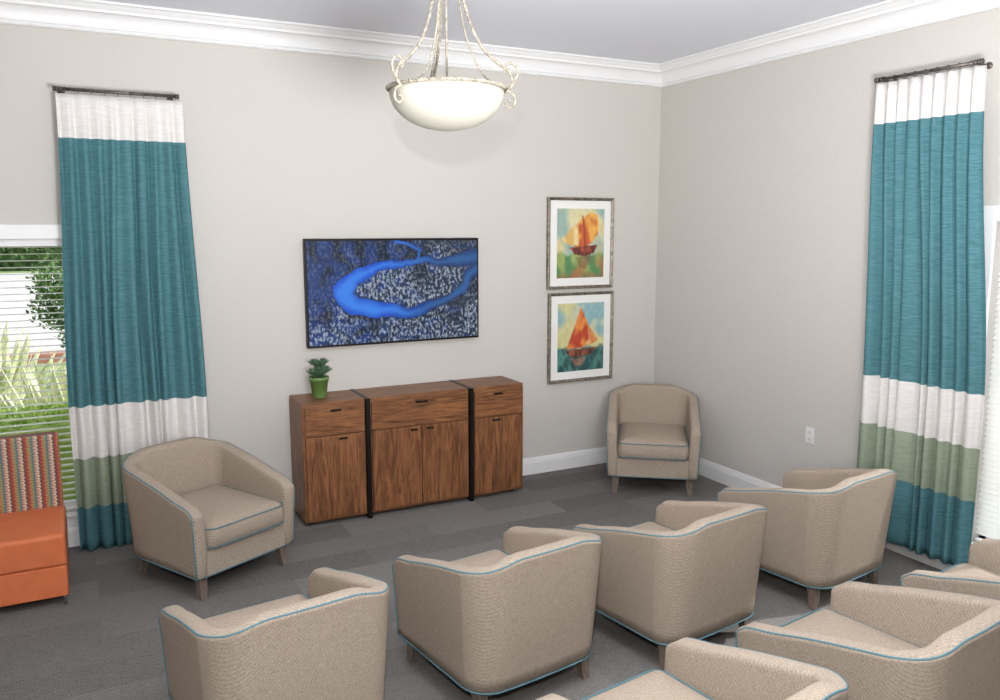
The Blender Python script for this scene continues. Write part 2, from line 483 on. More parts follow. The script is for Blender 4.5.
def tvfn(u, v):
    x, y = u * AS, v
    nz = noise.noise(Vector((x * 5, y * 5, 1.3)))
    nq = noise.noise(Vector((x * 24, y * 24, 4.3)))
    wx, wy = x + 0.03 * nz + 0.012 * nq, y + 0.025 * noise.noise(Vector((x * 6, y * 6, 7.7))) + 0.010 * nq
    d = min(segd(wx, wy, riv), segd(wx, wy, riv3))
    n2 = noise.noise(Vector((x * 85, y * 48, 3.1))); n3 = noise.noise(Vector((x * 9, y * 9, 9.1)))
    n4 = noise.noise(Vector((x * 40, y * 24, 5.1)))
    n5 = noise.noise(Vector((x * 3, y * 3, 21.1)))
    if d < 1.0:
        bright = 1 - sstep(0.35, 0.8, u)
        cc = mixc(lc(34, 92, 156), lc(58, 134, 240), bright)
        ce = mixc(lc(14, 56, 116), lc(24, 86, 210), bright)
        return mixc(cc, ce, sstep(0.1, 1.0, d + nz * 0.5))
    basec = mixc(lc(10, 28, 52), lc(18, 54, 120), sstep(-0.25, 0.45, n3 + (0.40 - u) * 0.8))
    inside = 1.0 if ((u - .55) / .36) ** 2 + ((v - .45) / .24) ** 2 < 1 else 0.0
    k = sstep(-0.3, 0.4, n2 * 0.7 + 0.5 * n4 + 0.2 * n5)
    dens = sstep(-0.5, 0.45, n5 + 0.3 * n3 + (v - 0.5) * 0.9 + (u - 0.5) * 0.4 + inside * 0.4)
    tree = mixc(lc(58, 84, 124), lc(176, 188, 204), sstep(-0.2, 0.45, n4 + n2 * 0.6))
    if d < 1.2: k *= 0.35
    return mixc(basec, tree, k * (0.15 + 0.68 * dens))
tv = empty('television', (2.06, Y1 - 0.001, 1.543), 0, 'wall-mounted flat screen television showing blue river in forest', 'television')
TW, THh = 1.315, 0.753
boxes('casing', [(-TW / 2, TW / 2, -0.055, -0.012, -THh / 2, THh / 2)], M_black, tv, 0.004)
boxes('wall_bracket', [(-0.25, 0.25, -0.014, 0.0, -0.2, 0.2)], M_black, tv, 0.002)
color_grid('screen', TW - 0.026, THh - 0.030, 380, 218, tvfn, attr_mat('tv_picture', 0.88, 0.25), tv, -0.0565)

# ------------------------------------------------------------------ framed paintings
M_frame = noise_mat('pewter_frame', lin(96, 88, 78), lin(146, 136, 122), nscale=30, rough=0.4, metal=0.4)
M_mat, _, _ = new_mat('white_mat_board', lin(236, 235, 231), 0.8)
def inpoly(x, y, P):
    c_ = False; j = len(P) - 1
    for i in range(len(P)):
        if ((P[i][1] > y) != (P[j][1] > y)) and (x < (P[j][0] - P[i][0]) * (y - P[i][1]) / (P[j][1] - P[i][1]) + P[i][0]): c_ = not c_
        j = i
    return c_
def paint(kind):
    def fn(u, v):
        n = noise.noise(Vector((u * 2.6, v * 2.6, 2.0 + kind * 9))); n2 = noise.noise(Vector((u * 6, v * 5, 5.0 + kind * 3))); n3 = noise.noise(Vector((u * 14, v * 9, 8)))
        x, y = u + 0.02 * n2, v + 0.015 * n3
        sea = sstep(.62, .68, v + .06 * n2)
        if kind == 0:
            c_ = mixc(lc(150, 178, 168), lc(214, 208, 166), sstep(-0.3, 0.4, n + (0.35 - abs(u - .5))))
            c_ = mixc(c_, lc(222, 192, 126), 0.4 * sstep(.1, .35, n2))
            s_ = mixc(lc(86, 134, 88), lc(150, 170, 98), sstep(-0.3, 0.3, n2))
            s_ = mixc(s_, lc(182, 100, 70), 0.6 * sstep(.1, .35, n + (u - .5) * .6))
            s_ = mixc(s_, lc(150, 84, 66), .5 * sstep(.88, .97, v + .1 * n2))
            c_ = mixc(c_, s_, sea)
            if inpoly(x, y, [(.24, .46), (.36, .28), (.52, .14), (.70, .05), (.84, .08), (.90, .22), (.86, .38), (.76, .48), (.60, .55), (.40, .56)]):
                c_ = mixc(lc(196, 94, 52), lc(230, 172, 84), sstep(-0.3, 0.4, n2 + (0.32 - v) + .35 * n3))
            if inpoly(x, y, [(.10, .44), (.30, .28), (.44, .20), (.46, .52), (.26, .53)]): c_ = mixc(lc(216, 174, 98), lc(228, 206, 150), sstep(-.2, .3, n2))
            if inpoly(x, y, [(.53, .10), (.55, .09), (.60, .56), (.57, .56)]): c_ = lc(130, 62, 46)
            if inpoly(x, y, [(.24, .56), (.86, .52), (.78, .64), (.60, .69), (.38, .66)]): c_ = mixc(lc(98, 46, 44), lc(160, 80, 58), sstep(-.2, .3, n3))
            if inpoly(x, y, [(.40, .70), (.72, .68), (.64, .88), (.48, .86)]): c_ = mixc(c_, lc(120, 60, 56), .5)
        else:
            c_ = mixc(lc(204, 200, 144), lc(140, 180, 184), sstep(-0.2, 0.35, n + .3 * (u - .5)))
            c_ = mixc(c_, lc(228, 216, 160), 0.5 * sstep(.1, .35, n2))
            s_ = mixc(lc(42, 84, 86), lc(84, 138, 128), sstep(-0.3, 0.3, n2))
            s_ = mixc(s_, lc(32, 58, 66), .7 * sstep(0, .3, n3))
            c_ = mixc(c_, s_, sea)
            if inpoly(x, y, [(.50, .06), (.58, .20), (.66, .32), (.70, .46), (.60, .65), (.20, .67), (.28, .48), (.40, .28)]):
                c_ = mixc(lc(186, 68, 44), lc(226, 138, 66), sstep(-0.3, 0.4, n2 + (u - .5) + .3 * n3))
            if inpoly(x, y, [(.64, .32), (.76, .42), (.88, .56), (.66, .64)]): c_ = mixc(lc(212, 126, 76), lc(226, 176, 106), sstep(-.2, .3, n3))
            if inpoly(x, y, [(.16, .69), (.84, .66), (.72, .77), (.30, .80)]): c_ = mixc(lc(76, 46, 42), lc(146, 86, 60), sstep(-.2, .3, n3))
            if inpoly(x, y, [(.30, .82), (.62, .80), (.52, .93), (.38, .93)]): c_ = mixc(c_, lc(186, 108, 66), .45)
        s = 1 + 0.15 * n3
        return tuple(min(1, max(0, q * s)) for q in c_)
    def soft(u, v):
        acc = [0, 0, 0]
        for du, dv in ((0, 0), (.006, .003), (-.006, -.003)):
            q = fn(u + du, v + dv)
            for i in range(3): acc[i] += q[i] / 3
        return tuple(acc)
    return soft
M_paint = attr_mat('sailing_print', 0, 0.4)
def picture(xc, z0, z1, w, kind, label):
    zc = (z0 + z1) / 2; h = z1 - z0
    root = empty('framed_picture', (xc, Y1, zc), 0, label, 'picture')
    f = 0.024
    hw, hh = w / 2, h / 2
    vs, fs = [], []
    prof = [(0.0, 0.0), (0.0, -0.030), (0.006, -0.034), (0.014, -0.030), (f, -0.022), (f, -0.010)]
    n = len(prof)
    for sx, sz in [(-1, -1), (1, -1), (1, 1), (-1, 1)]:
        for d, y in prof: vs.append((sx * (hw - d), y, sz * (hh - d)))
    for k in range(4):
        k2 = (k + 1) % 4
        for i in range(n - 1): fs.append((k * n + i, k2 * n + i, k2 * n + i + 1, k * n + i + 1))
    mesh_obj('frame', vs, fs, M_frame, root)
    boxes('mat_board', [(-hw + 0.01, hw - 0.01, -0.016, -0.004, -hh + 0.01, hh - 0.01)], M_mat, root)
    color_grid('print', w - 0.175, h - 0.175, 100, 125, paint(kind), M_paint, root, -0.0175)
picture(3.655, 1.505, 2.233, 0.625, 0, 'silver-framed painting of boat with large orange sail on green water')
picture(3.67, 0.738, 1.474, 0.625, 1, 'silver-framed painting of red-orange sailboat on teal water')

# ------------------------------------------------------------------ sideboard
sb = empty('sideboard', (2.095, 5.455, 0), 0, 'walnut sideboard with black metal straps against the wall', 'cabinet')
FY = -0.175; BY = 0.175; ZT = 0.845; Z0 = 0.028
boxes('body', [(-0.825, -0.396, FY, BY, Z0, ZT), (-0.364, 0.384, FY, BY, Z0, ZT), (0.416, 0.835, FY, BY, Z0, ZT)], [M_wt], sb, 0.003)
boxes('side_panel', [(-0.8275, -0.8245, FY + 0.003, BY - 0.003, Z0 + .005, ZT - 0.025)], M_wv, sb)
boxes('side_panel', [(0.8345, 0.8375, FY + 0.003, BY - 0.003, Z0 + .005, ZT - 0.025)], M_wv, sb)
def strap(x):
    a, b_ = x - 0.015, x + 0.015
    boxes('metal_strap', [(a, b_, FY - 0.024, FY - 0.014, 0.0, ZT + 0.001), (a, b_, BY - 0.004, BY + 0.004, 0.0, ZT + 0.001),
                          (a, b_, FY - 0.024, BY + 0.004, ZT - 0.008, ZT + 0.0015), (a, b_, FY - 0.024, BY + 0.004, 0.0, 0.012),
                          (a + 0.002, b_ - 0.002, FY - 0.014, BY - 0.004, 0.012, ZT - 0.008)], M_black, sb, 0.001, 1)
strap(-0.38); strap(0.40)
def front(kind, x0, x1, z0, z1, mat, hx, hz, hw=0.05):
    o = boxes(kind, [(x0, x1, FY - 0.018, FY + 0.002, z0, z1)], mat, sb, 0.002)
    g = [(hx - hw, hx + hw, FY - 0.036, FY - 0.026, hz - 0.006, hz + 0.006), (hx - hw, hx - hw + 0.01, FY - 0.03, FY - 0.016, hz - 0.005, hz + 0.005), (hx + hw - 0.01, hx + hw, FY - 0.03, FY - 0.016, hz - 0.005, hz + 0.005)]
    h = boxes('handle', g, M_black, o, 0.0015, 1)
    h['label'] = 'small black metal pull'
front('drawer', -0.81, -0.408, 0.625, 0.812, M_wh, -0.604, 0.792, 0.035)
front('drawer', -0.352, 0.372, 0.625, 0.812, M_wh, 0.01, 0.792, 0.045)
front('drawer', 0.428, 0.82, 0.625, 0.812, M_wh, 0.614, 0.792, 0.035)
front('door', -0.81, -0.408, 0.05, 0.617, M_wv, -0.56, 0.595, 0.03)
front('door', -0.352, 0.008, 0.05, 0.617, M_wv, -0.05, 0.595, 0.025)
front('door', 0.014, 0.372, 0.05, 0.617, M_wv, 0.07, 0.595, 0.025)
front('door', 0.428, 0.82, 0.05, 0.617, M_wv, 0.60, 0.595, 0.03)
for x in (-0.77, 0.77):
    for y in (FY + 0.07, BY - 0.04):
        boxes('foot', [(x - 0.018, x + 0.018, y - 0.018, y + 0.018, 0, Z0 + .002)], M_black, sb, 0.002, 1)

# potted succulent
M_pot = noise_mat('green_glazed_pot', lin(92, 122, 62), lin(110, 142, 78), nscale=12, rough=0.35, spec=0.4)
M_leafs = noise_mat('succulent_leaf', lin(50, 80, 56), lin(88, 116, 84), nscale=14, rough=0.55)
M_soil, _, _ = new_mat('soil', lin(60, 46, 36), 0.95)
pp = empty('potted_succulent', (1.437, 5.46, ZT), 0, 'small green succulent in a green ceramic pot on the sideboard', 'plant')
lathe('pot', [(0.0, 0.0), (0.042, 0.0), (0.046, 0.006), (0.062, 0.118), (0.068, 0.12), (0.070, 0.145), (0.064, 0.147), (0.061, 0.13), (0.0, 0.13)], M_pot, pp, 36)
lathe('soil', [(0.0, 0.136), (0.060, 0.134)], M_soil, pp, 24)
vs, fs = [], []
def leaf(vs, fs, base, direction, length, width, thick, curl=0.2, n=6):
    d = Vector(direction).normalized()
    side = d.cross(Vector((0, 0, 1)))
    side = side.normalized() if side.length > 1e-3 else Vector((1, 0, 0))
    nrm = side.cross(d).normalized()
    rings = []
    for i in range(n + 1):
        t = i / n
        w = width * (math.sin(math.pi * min(1, (t * 0.85 + 0.12))) ** 0.7) * (1 if t < 0.98 else 0.1)
        c0 = Vector(base) + d * length * t + Vector((0, 0, 1)) * curl * length * t * t
        ring = []
        for k in range(6):
            a = 2 * math.pi * k / 6
            ring.append(len(vs)); vs.append(c0 + side * math.cos(a) * w + nrm * math.sin(a) * thick * (w / width + 0.1))
        rings.append(ring)
    for a, b_ in zip(rings[:-1], rings[1:]):
        for k in range(6): fs.append((a[k], a[(k + 1) % 6], b_[(k + 1) % 6], b_[k]))
    fs.append(tuple(rings[-1])); fs.append(tuple(rings[0]))
for (cx, cy, cz, sc) in [(0, 0, .165, 1.15), (-.045, -.02, .165, 1.0), (.048, .012, .17, 1.05), (.0, -.045, .16, .95), (.015, .04, .205, 1.0), (-.025, .01, .225, .95), (.03, -.015, .235, .85)]:
    for i in range(16):
        a = i * 2.399; el = 0.25 + i * 0.075
        leaf(vs, fs, (cx, cy, cz), (math.cos(a) * math.cos(el), math.sin(a) * math.cos(el), math.sin(el)), 0.046 * sc * (1.15 - i * 0.02), 0.012 * sc, 0.005 * sc)
    tv_, tf_ = tube_geo([(cx * 0.5, cy * 0.5, 0.13), (cx, cy, cz + 0.01)], 0.006, 6, off=len(vs)); vs += tv_; fs += tf_
mesh_obj('foliage', vs, fs, M_leafs, pp, True)

# ------------------------------------------------------------------ armchair
ZB = 0.13; HB = 0.715; HA = 0.535
TA = 0.078
def uplan(a, yb, yf, r, bow):
    pts = []
    na, nc, nb = 16, 10, 14
    for i in range(na):
        t = i / na; pts.append((a, yf + (yb - r - yf) * t))
    for i in range(nc):
        q = i / nc * math.pi / 2; pts.append((a - r + r * math.cos(q), yb - r + r * math.sin(q)))
    for i in range(nb + 1):
        t = i / nb; pts.append(((a - r) * (1 - 2 * t), yb))
    for i in range(1, nc + 1):
        q = math.pi / 2 - i / nc * math.pi / 2; pts.append((-(a - r + r * math.cos(q)), yb - r + r * math.sin(q)))
    for i in range(1, na + 1):
        t = i / na; pts.append((-a, (yb - r) + (yf - yb + r) * t))
    return [Vector((x, y + bow * max(0, 1 - (x / a) ** 2) * sstep(0, yb, y))) for x, y in pts]
UB = uplan(0.330, 0.330, -0.325, 0.115, 0.015)
UT = uplan(0.362, 0.380, -0.340, 0.150, 0.025)
NS = len(UB)
def normals(U):
    out = []
    for i in range(len(U)):
        t = U[min(i + 1, len(U) - 1)] - U[max(i - 1, 0)]
        n = Vector((t.y, -t.x)); n.normalize()
        out.append(n)
    return out
NB_, NT_ = normals(UB), normals(UT)
def height(i):
    x, y = UT[i].x, UT[i].y
    h = HA + (HB - HA) * sstep(-0.30, 0.34, y)
    h -= 0.050 * sstep(0.14, 0.37, abs(x)) * sstep(-0.15, 0.25, y)
    e = (y + 0.34)
    if e < 0.12: h -= 0.04 * (1 - math.sqrt(max(0, 1 - (1 - e / 0.12) ** 2)))
    return h
def at(i, z):
    f = max(0, (z - ZB) / (HB - ZB)) ** 0.95
    return UB[i].lerp(UT[i], f), NB_[i].lerp(NT_[i], f).normalized()
def ring(i):
    h = height(i); r = TA / 2; rz = 0.026
    L = []
    for k in range(9):
        z = ZB + (h - rz - ZB) * k / 8
        p, n = at(i, z); L.append((p.x, p.y, z))
    p, n = at(i, h)
    c0 = p - n * r
    for k in range(1, 12):
        a = math.pi * k / 12
        ca, sa = math.cos(a), math.sin(a)
        ca = math.copysign(abs(ca) ** 0.75, ca); sa = sa ** 0.75
        L.append((c0.x + n.x * r * ca, c0.y + n.y * r * ca, h - rz + rz * sa))
    zi = 0.24
    for k in range(7):
        z = (h - rz) + (zi - (h - rz)) * k / 6
        p, n = at(i, z); q = p - n * TA
        L.append((q.x, q.y, z))
    p, n = at(i, ZB + 0.01); q = p - n * (TA - 0.02); L.append((q.x, q.y, ZB))
    return L
RINGS = [ring(i) for i in range(NS)]
SPLIT = 17
def shell_part(name, i0, i1, parent, cap0, cap1):
    vs, fs = [], []
    m = len(RINGS[0])
    for i in range(i0, i1 + 1): vs += RINGS[i]
    for i in range(i1 - i0):
        for k in range(m - 1):
            fs.append((i * m + k, i * m + k + 1, (i + 1) * m + k + 1, (i + 1) * m + k))
        fs.append((i * m + m - 1, i * m, (i + 1) * m, (i + 1) * m + m - 1))
    n = i1 - i0
    def cap(idx):
        ringv = [vs[idx * m + k] for k in range(m)]
        cx = sum(p[0] for p in ringv) / m; cz = sum(p[2] for p in ringv) / m
        prev = [idx * m + k for k in range(m)]
        for sc, dy in ((0.86, -0.010), (0.55, -0.016)):
            cur = []
            for k in range(m):
                p = ringv[k]
                cur.append(len(vs)); vs.append((cx + (p[0] - cx) * sc, p[1] + dy, cz + (p[2] - cz) * (1 - (1 - sc) * 0.35)))
            for k in range(m): fs.append((prev[k], prev[(k + 1) % m], cur[(k + 1) % m], cur[k]))
            prev = cur
        fs.append(tuple(prev))
    if cap0: cap(0)
    if cap1: cap(n)
    return mesh_obj(name, vs, fs, M_fab, parent, True)
def pad(name, hx, y0, y1, r, z0, z1, crown_, parent, piping=True):
    hy = (y1 - y0) / 2; cy = (y0 + y1) / 2
    def outline(ins, z):
        o = []; rx = max(r - ins, 0.004)
        ax, ay = hx - ins, hy - ins
        for q in range(4):
            sx = [1, -1, -1, 1][q]; sy = [1, 1, -1, -1][q]
            for k in range(7):
                a = q * math.pi / 2 + k / 6 * math.pi / 2
                o.append((sx * (ax - rx) + rx * math.cos(a), cy + sy * (ay - rx) + rx * math.sin(a), z))
        return o
    hz = (z1 - z0)
    loops = []
    for ins, z in [(hx * 0.6, z0), (0.03, z0), (0.008, z0 + 0.006), (0, z0 + 0.016), (-0.004, z0 + hz * 0.35), (-0.006, z0 + hz * .5), (-0.004, z0 + hz * 0.65), (0, z1 - 0.016), (0.008, z1 - 0.005),
                   (0.025, z1 + crown_ * 0.25), (0.06, z1 + crown_ * 0.6), (0.11, z1 + crown_ * 0.88), (0.16, z1 + crown_), (hx * 0.85, z1 + crown_ * 1.05)]:
        loops.append(outline(ins, z))
    vs, fs = [], []
    m = len(loops[0])
    for l in loops: vs += l
    for i in range(len(loops) - 1):
        for k in range(m): fs.append((i * m + k, i * m + (k + 1) % m, (i + 1) * m + (k + 1) % m, (i + 1) * m + k))
    fs.append(tuple(range(m))); fs.append(tuple((len(loops) - 1) * m + k for k in range(m)))
    o = mesh_obj(name, vs, fs, M_fab, parent, True)
    if piping:
        sp = [dict(path=outline(-0.001, z1 - 0.008), r=0.0035, sides=6, closed=True), dict(path=outline(-0.001, z0 + 0.010), r=0.0035, sides=6, closed=True)]
        p = tubes('piping', sp, M_pipe, o); p['label'] = 'teal cord piping'
    return o
CHAIR_LABEL = 'taupe upholstered tub armchair with teal piping'
def build_chair():
    root = empty('armchair', (0, 0, 0), 0, CHAIR_LABEL, 'armchair', 'matching taupe armchairs')
    shell_part('armrest', 0, SPLIT, root, True, False)
    shell_part('backrest', SPLIT, NS - 1 - SPLIT, root, False, False)
    shell_part('armrest', NS - 1 - SPLIT, NS - 1, root, False, True)
    boxes('seat_base', [(-0.270, 0.270, -0.336, 0.26, ZB, 0.28)], M_fab, root, 0.012, 3)
    pad('seat_cushion', 0.260, -0.365, 0.275, 0.05, 0.282, 0.405, 0.028, root)
    path = []
    def outer(i, z, o=0.002):
        p, n = at(i, z); return Vector((p.x + n.x * o, p.y + n.y * o, z))
    def topedge(i):
        h = height(i); p, n = at(i, h); q = p - n * 0.007
        return Vector((q.x, q.y, h - 0.009))
    zt = topedge(0).z
    for k in range(10):
        v = outer(0, ZB + 0.005 + (zt - 0.03 - ZB) * k / 9, 0.0); v.y -= 0.004; path.append(v)
    for i in range(NS): path.append(topedge(i))
    for k in range(9, -1, -1):
        v = outer(NS - 1, ZB + 0.005 + (zt - 0.03 - ZB) * k / 9, 0.0); v.y -= 0.004; path.append(v)
    low = [outer(i, ZB + 0.004, 0.0) for i in range(NS)]
    fl = [Vector((x, -0.335, ZB + 0.004)) for x in (-0.30, -0.1, 0.1, 0.30)]
    p = tubes('piping', [dict(path=path, r=0.0042, sides=6), dict(path=low, r=0.0036, sides=6), dict(path=fl, r=0.0036, sides=6)], M_pipe, root)
    p['label'] = 'teal cord piping'
    for sx in (-1, 1):
        for y, dy in ((-0.275, -0.020), (0.255, 0.02)):
            x = sx * 0.270
            a, b_ = 0.026, 0.017
            vs = []
            for z, h, ox, oy in ((0.0, b_, sx * 0.012, dy), (0.006, b_ + 0.001, sx * 0.0117, dy * .97), (ZB + 0.02, a, 0, 0)):
                vs += [(x + ox - h, y + oy - h, z), (x + ox + h, y + oy - h, z), (x + ox + h, y + oy + h, z), (x + ox - h, y + oy + h, z)]
            fs = [(0, 1, 2, 3), (8, 9, 10, 11)]
            for l in (0, 4):
                for k in range(4): fs.append((l + k, l + (k + 1) % 4, l + 4 + (k + 1) % 4, l + 4 + k))
            mesh_obj('leg', vs, fs, M_legw, root)
    return root
RR = math.radians(188)
places = [
    (3.96, 5.03, math.radians(-37), 'taupe tub armchair with teal piping standing in the room corner'),
    (0.61, 4.87, math.radians(28), 'taupe tub armchair with teal piping standing beside the curtain'),
    (0.60, 3.05, RR, None), (1.595, 3.10, RR, None),
    (2.52, 3.06, RR, None), (3.59, 3.17, RR, None),
    (1.60, 1.83, RR, None), (2.53, 1.89, RR, None), (3.51, 1.92, RR, None)]
first = build_chair()
for i, (x, y, r, lab) in enumerate(places):
    o = first if i == 0 else copy_tree(first)
    o.location = (x, y, 0); o.rotation_euler = (0, 0, r)
    if lab: o['label'] = lab
    else: o['label'] = 'taupe tub armchair with teal piping in a row' if i < 6 else 'taupe tub armchair with teal piping in the second row'

# ------------------------------------------------------------------ orange settee
M_orange = noise_mat('orange_leather', lin(206, 112, 70), lin(212, 118, 76), nscale=12, rough=0.45, bump=0.03, bdist=0.001)
def zigzag():
    m, nt, b = new_mat('multicolour_zigzag_fabric', None, 0.85, 0, 0.2)
    L = nt.links.new
    tc = nt.nodes.new('ShaderNodeTexCoord'); sx = nt.nodes.new('ShaderNodeSeparateXYZ'); L(tc.outputs['Object'], sx.inputs[0])
    def M(op, a, b_=None, c_=None):
        n = nt.nodes.new('ShaderNodeMath'); n.operation = op
        for k, v in enumerate((a, b_, c_)):
            if v is None: continue
            if isinstance(v, (int, float)): n.inputs[k].default_value = v
            else: L(v, n.inputs[k])
        return n.outputs[0]
    tri = M('PINGPONG', sx.outputs['Z'], 0.011)
    s = M('MULTIPLY_ADD', tri, 0.7, sx.outputs['X'])
    col = M('MULTIPLY', s, 92.0)
    idx = M('FLOOR', col)
    fr = M('FRACT', M('MULTIPLY_ADD', idx, 3.0 / 7.0, 0.05))
    r = nt.nodes.new('ShaderNodeValToRGB'); r.color_ramp.interpolation = 'CONSTANT'
    cols = [lin(168, 74, 70), lin(212, 198, 170), lin(80, 128, 132), lin(186, 130, 84), lin(112, 84, 76), lin(198, 152, 140), lin(150, 154, 112)]
    e = r.color_ramp.elements
    e[0].position = 0; e[0].color = cols[0]; e[1].position = 1 / 7; e[1].color = cols[1]
    for k in range(2, 7):
        q = e.new(k / 7); q.color = cols[k]
    L(fr, r.inputs['Fac'])
    ck = M('PINGPONG', sx.outputs['Z'], 0.0075); ck2 = M('GREATER_THAN', ck, 0.0012)
    mx = nt.nodes.new('ShaderNodeMix'); mx.data_type = 'RGBA'
    mx.inputs['A'].default_value = lin(124, 88, 82); L(ck2, mx.inputs['Factor']); L(r.outputs['Color'], mx.inputs['B'])
    L(mx.outputs['Result'], b.inputs['Base Color'])
    return m
M_zig = zigzag()
st = empty('settee', (-0.77, 4.99, 0), 0, 'orange leather settee with multicolour striped zigzag back beneath the window', 'bench')
HW = 0.635
boxes('seat', [(-HW, HW, -0.27, 0.28, 0.225, 0.40)], M_orange, st, 0.022, 4)
boxes('seat_base', [(-HW + 0.004, HW - 0.004, -0.262, 0.275, 0.055, 0.226)], M_orange, st, 0.010, 3)
boxes('backrest', [(-HW + 0.01, HW - 0.01, 0.245, 0.355, 0.38, 0.825)], M_zig, st, 0.02, 4)
for sx in (-1, 1):
    for y in (-0.235, 0.25):
        tubes('leg', [dict(path=[(sx * (HW - 0.022), y, 0), (sx * (HW - 0.022), y, 0.07)], r=0.008, sides=14)], M_chrome, st)

# ------------------------------------------------------------------ outlet
ol = empty('wall_outlet', (X1, 3.91, 0.575), 0, 'white duplex power outlet on the wall', 'outlet')
boxes('cover_plate', [(-0.006, 0.0, -0.035, 0.035, -0.057, 0.057)], M_trim, ol, 0.002)
M_slot, _, _ = new_mat('socket_face', lin(224, 223, 220), 0.4)
M_slit, _, _ = new_mat('socket_slit', lin(120, 118, 116), 0.6)
for z in (-0.022, 0.022):
    o = boxes('socket', [(-0.0075, -0.005, -0.015, 0.015, z - 0.013, z + 0.013)], M_slot, ol, 0.001)
    boxes('slot', [(-0.0080, -0.007, -0.007, -0.005, z - 0.005, z + 0.005), (-0.0080, -0.007, 0.005, 0.007, z - 0.005, z + 0.005)], M_slit, o)

# ------------------------------------------------------------------ pendant lamp
M_alab, nt, b = new_mat('alabaster_glass', lin(188, 184, 172), 0.5, 0, 0.25)
M_iron = noise_mat('distressed_cream_iron', lin(118, 111, 98), lin(166, 159, 145), nscale=60, rough=0.75, metal=0.0, bump=0.5, bdist=0.002)
PL = (1.466, 3.32, 2.577)
lamp = empty('pendant_lamp', PL, math.radians(-27), 'white alabaster bowl pendant lamp hung on twisted cream iron rods', 'pendant lamp')
prof = []
R = 0.245
for i in range(15):
    a = i / 14 * math.pi / 2
    prof.append((R * math.sin(a), -0.168 * math.cos(a) ** 0.9 - 0.0))
prof += [(R - 0.006, 0.002)]
for i in range(14, -1, -1):
    a = i / 14 * math.pi / 2
    prof.append(((R - 0.008) * math.sin(a), -0.160 * math.cos(a) ** 0.9))
lathe('lamp_bowl', prof, M_alab, lamp, 64)
def twist(path, r, off_r, turns, ph, closed=False):
    P = [Vector(p) for p in path]; out = []
    n = len(P)
    for i in range(n):
        t = (P[(i + 1) % n] - P[i - 1]) if closed else (P[min(i + 1, n - 1)] - P[max(0, i - 1)])
        t.normalize(); u = Vector((0, 0, 1)) - t * t.z
        u = u.normalized() if u.length > 0.05 else Vector((1, 0, 0)); s = t.cross(u)
        a = 2 * math.pi * turns * i / n + ph
        out.append(P[i] + (u * math.cos(a) + s * math.sin(a)) * off_r)
    return out
rim = [((R + 0.006) * math.cos(k / 360 * 2 * math.pi), (R + 0.006) * math.sin(k / 360 * 2 * math.pi), 0.004) for k in range(360)]
tubes('rim', [dict(path=twist(rim, 0, 0.004, 45, 0, True), r=0.005, sides=6, closed=True), dict(path=twist(rim, 0, 0.004, 45, math.pi, True), r=0.005, sides=6, closed=True)], M_iron, lamp)
HUBZ = 0.60
for th in (-12, 108, 228):
    ca, sa = math.cos(math.radians(th)), math.sin(math.radians(th))
    def Q(L): return [(r * ca, r * sa, z) for r, z in L]
    spec = []
    main = catmull(Q([(0.262, -0.015), (0.285, 0.02), (0.27, 0.065), (0.225, 0.10), (0.165, 0.155), (0.115, 0.24), (0.075, 0.36), (0.05, 0.48), (0.03, HUBZ)]), 14)
    spec += [dict(path=twist(main, 0, 0.0038, 30, 0), r=0.0045, sides=6), dict(path=twist(main, 0, 0.0038, 30, math.pi), r=0.0045, sides=6)]
    sc = catmull(Q([(0.285, 0.02), (0.305, 0.05), (0.30, 0.085), (0.275, 0.10), (0.252, 0.088), (0.25, 0.066), (0.265, 0.058), (0.272, 0.07)]), 6)
    spec.append(dict(path=sc, r=0.006, sides=8, rfun=lambda t: 1 - 0.4 * t))
    sc2 = catmull(Q([(0.262, -0.01), (0.29, -0.03), (0.295, -0.062), (0.275, -0.08), (0.255, -0.068), (0.262, -0.05), (0.274, -0.055)]), 6)
    spec.append(dict(path=sc2, r=0.006, sides=8, rfun=lambda t: 1 - 0.4 * t))
    tubes('scroll_arm', spec, M_iron, lamp)
    th2 = th + 14
    c2, s2 = math.cos(math.radians(th2)), math.sin(math.radians(th2))
    inner = catmull([(r * c2, r * s2, z) for r, z in [(0.235, 0.01), (0.16, 0.06), (0.10, 0.17), (0.06, 0.33), (0.02, HUBZ)]], 12)
    tubes('hanging_rod', [dict(path=inner, r=0.004, sides=8)], M_iron, lamp)
tubes('stem', [dict(path=[(0, 0, 0.05), (0, 0, ZC - PL[2] - 0.04)], r=0.005, sides=10)], M_iron, lamp)
lathe('hub', [(0.0, HUBZ - 0.03), (0.018, HUBZ - 0.025), (0.042, HUBZ), (0.03, HUBZ + 0.02), (0.012, HUBZ + 0.035), (0, HUBZ + 0.035)], M_iron, lamp, 24)
cz = ZC - PL[2]
lathe('canopy', [(0.0, cz - 0.045), (0.02, cz - 0.045), (0.03, cz - 0.03), (0.065, cz - 0.012), (0.07, cz), (0, cz)], M_iron, lamp, 32)

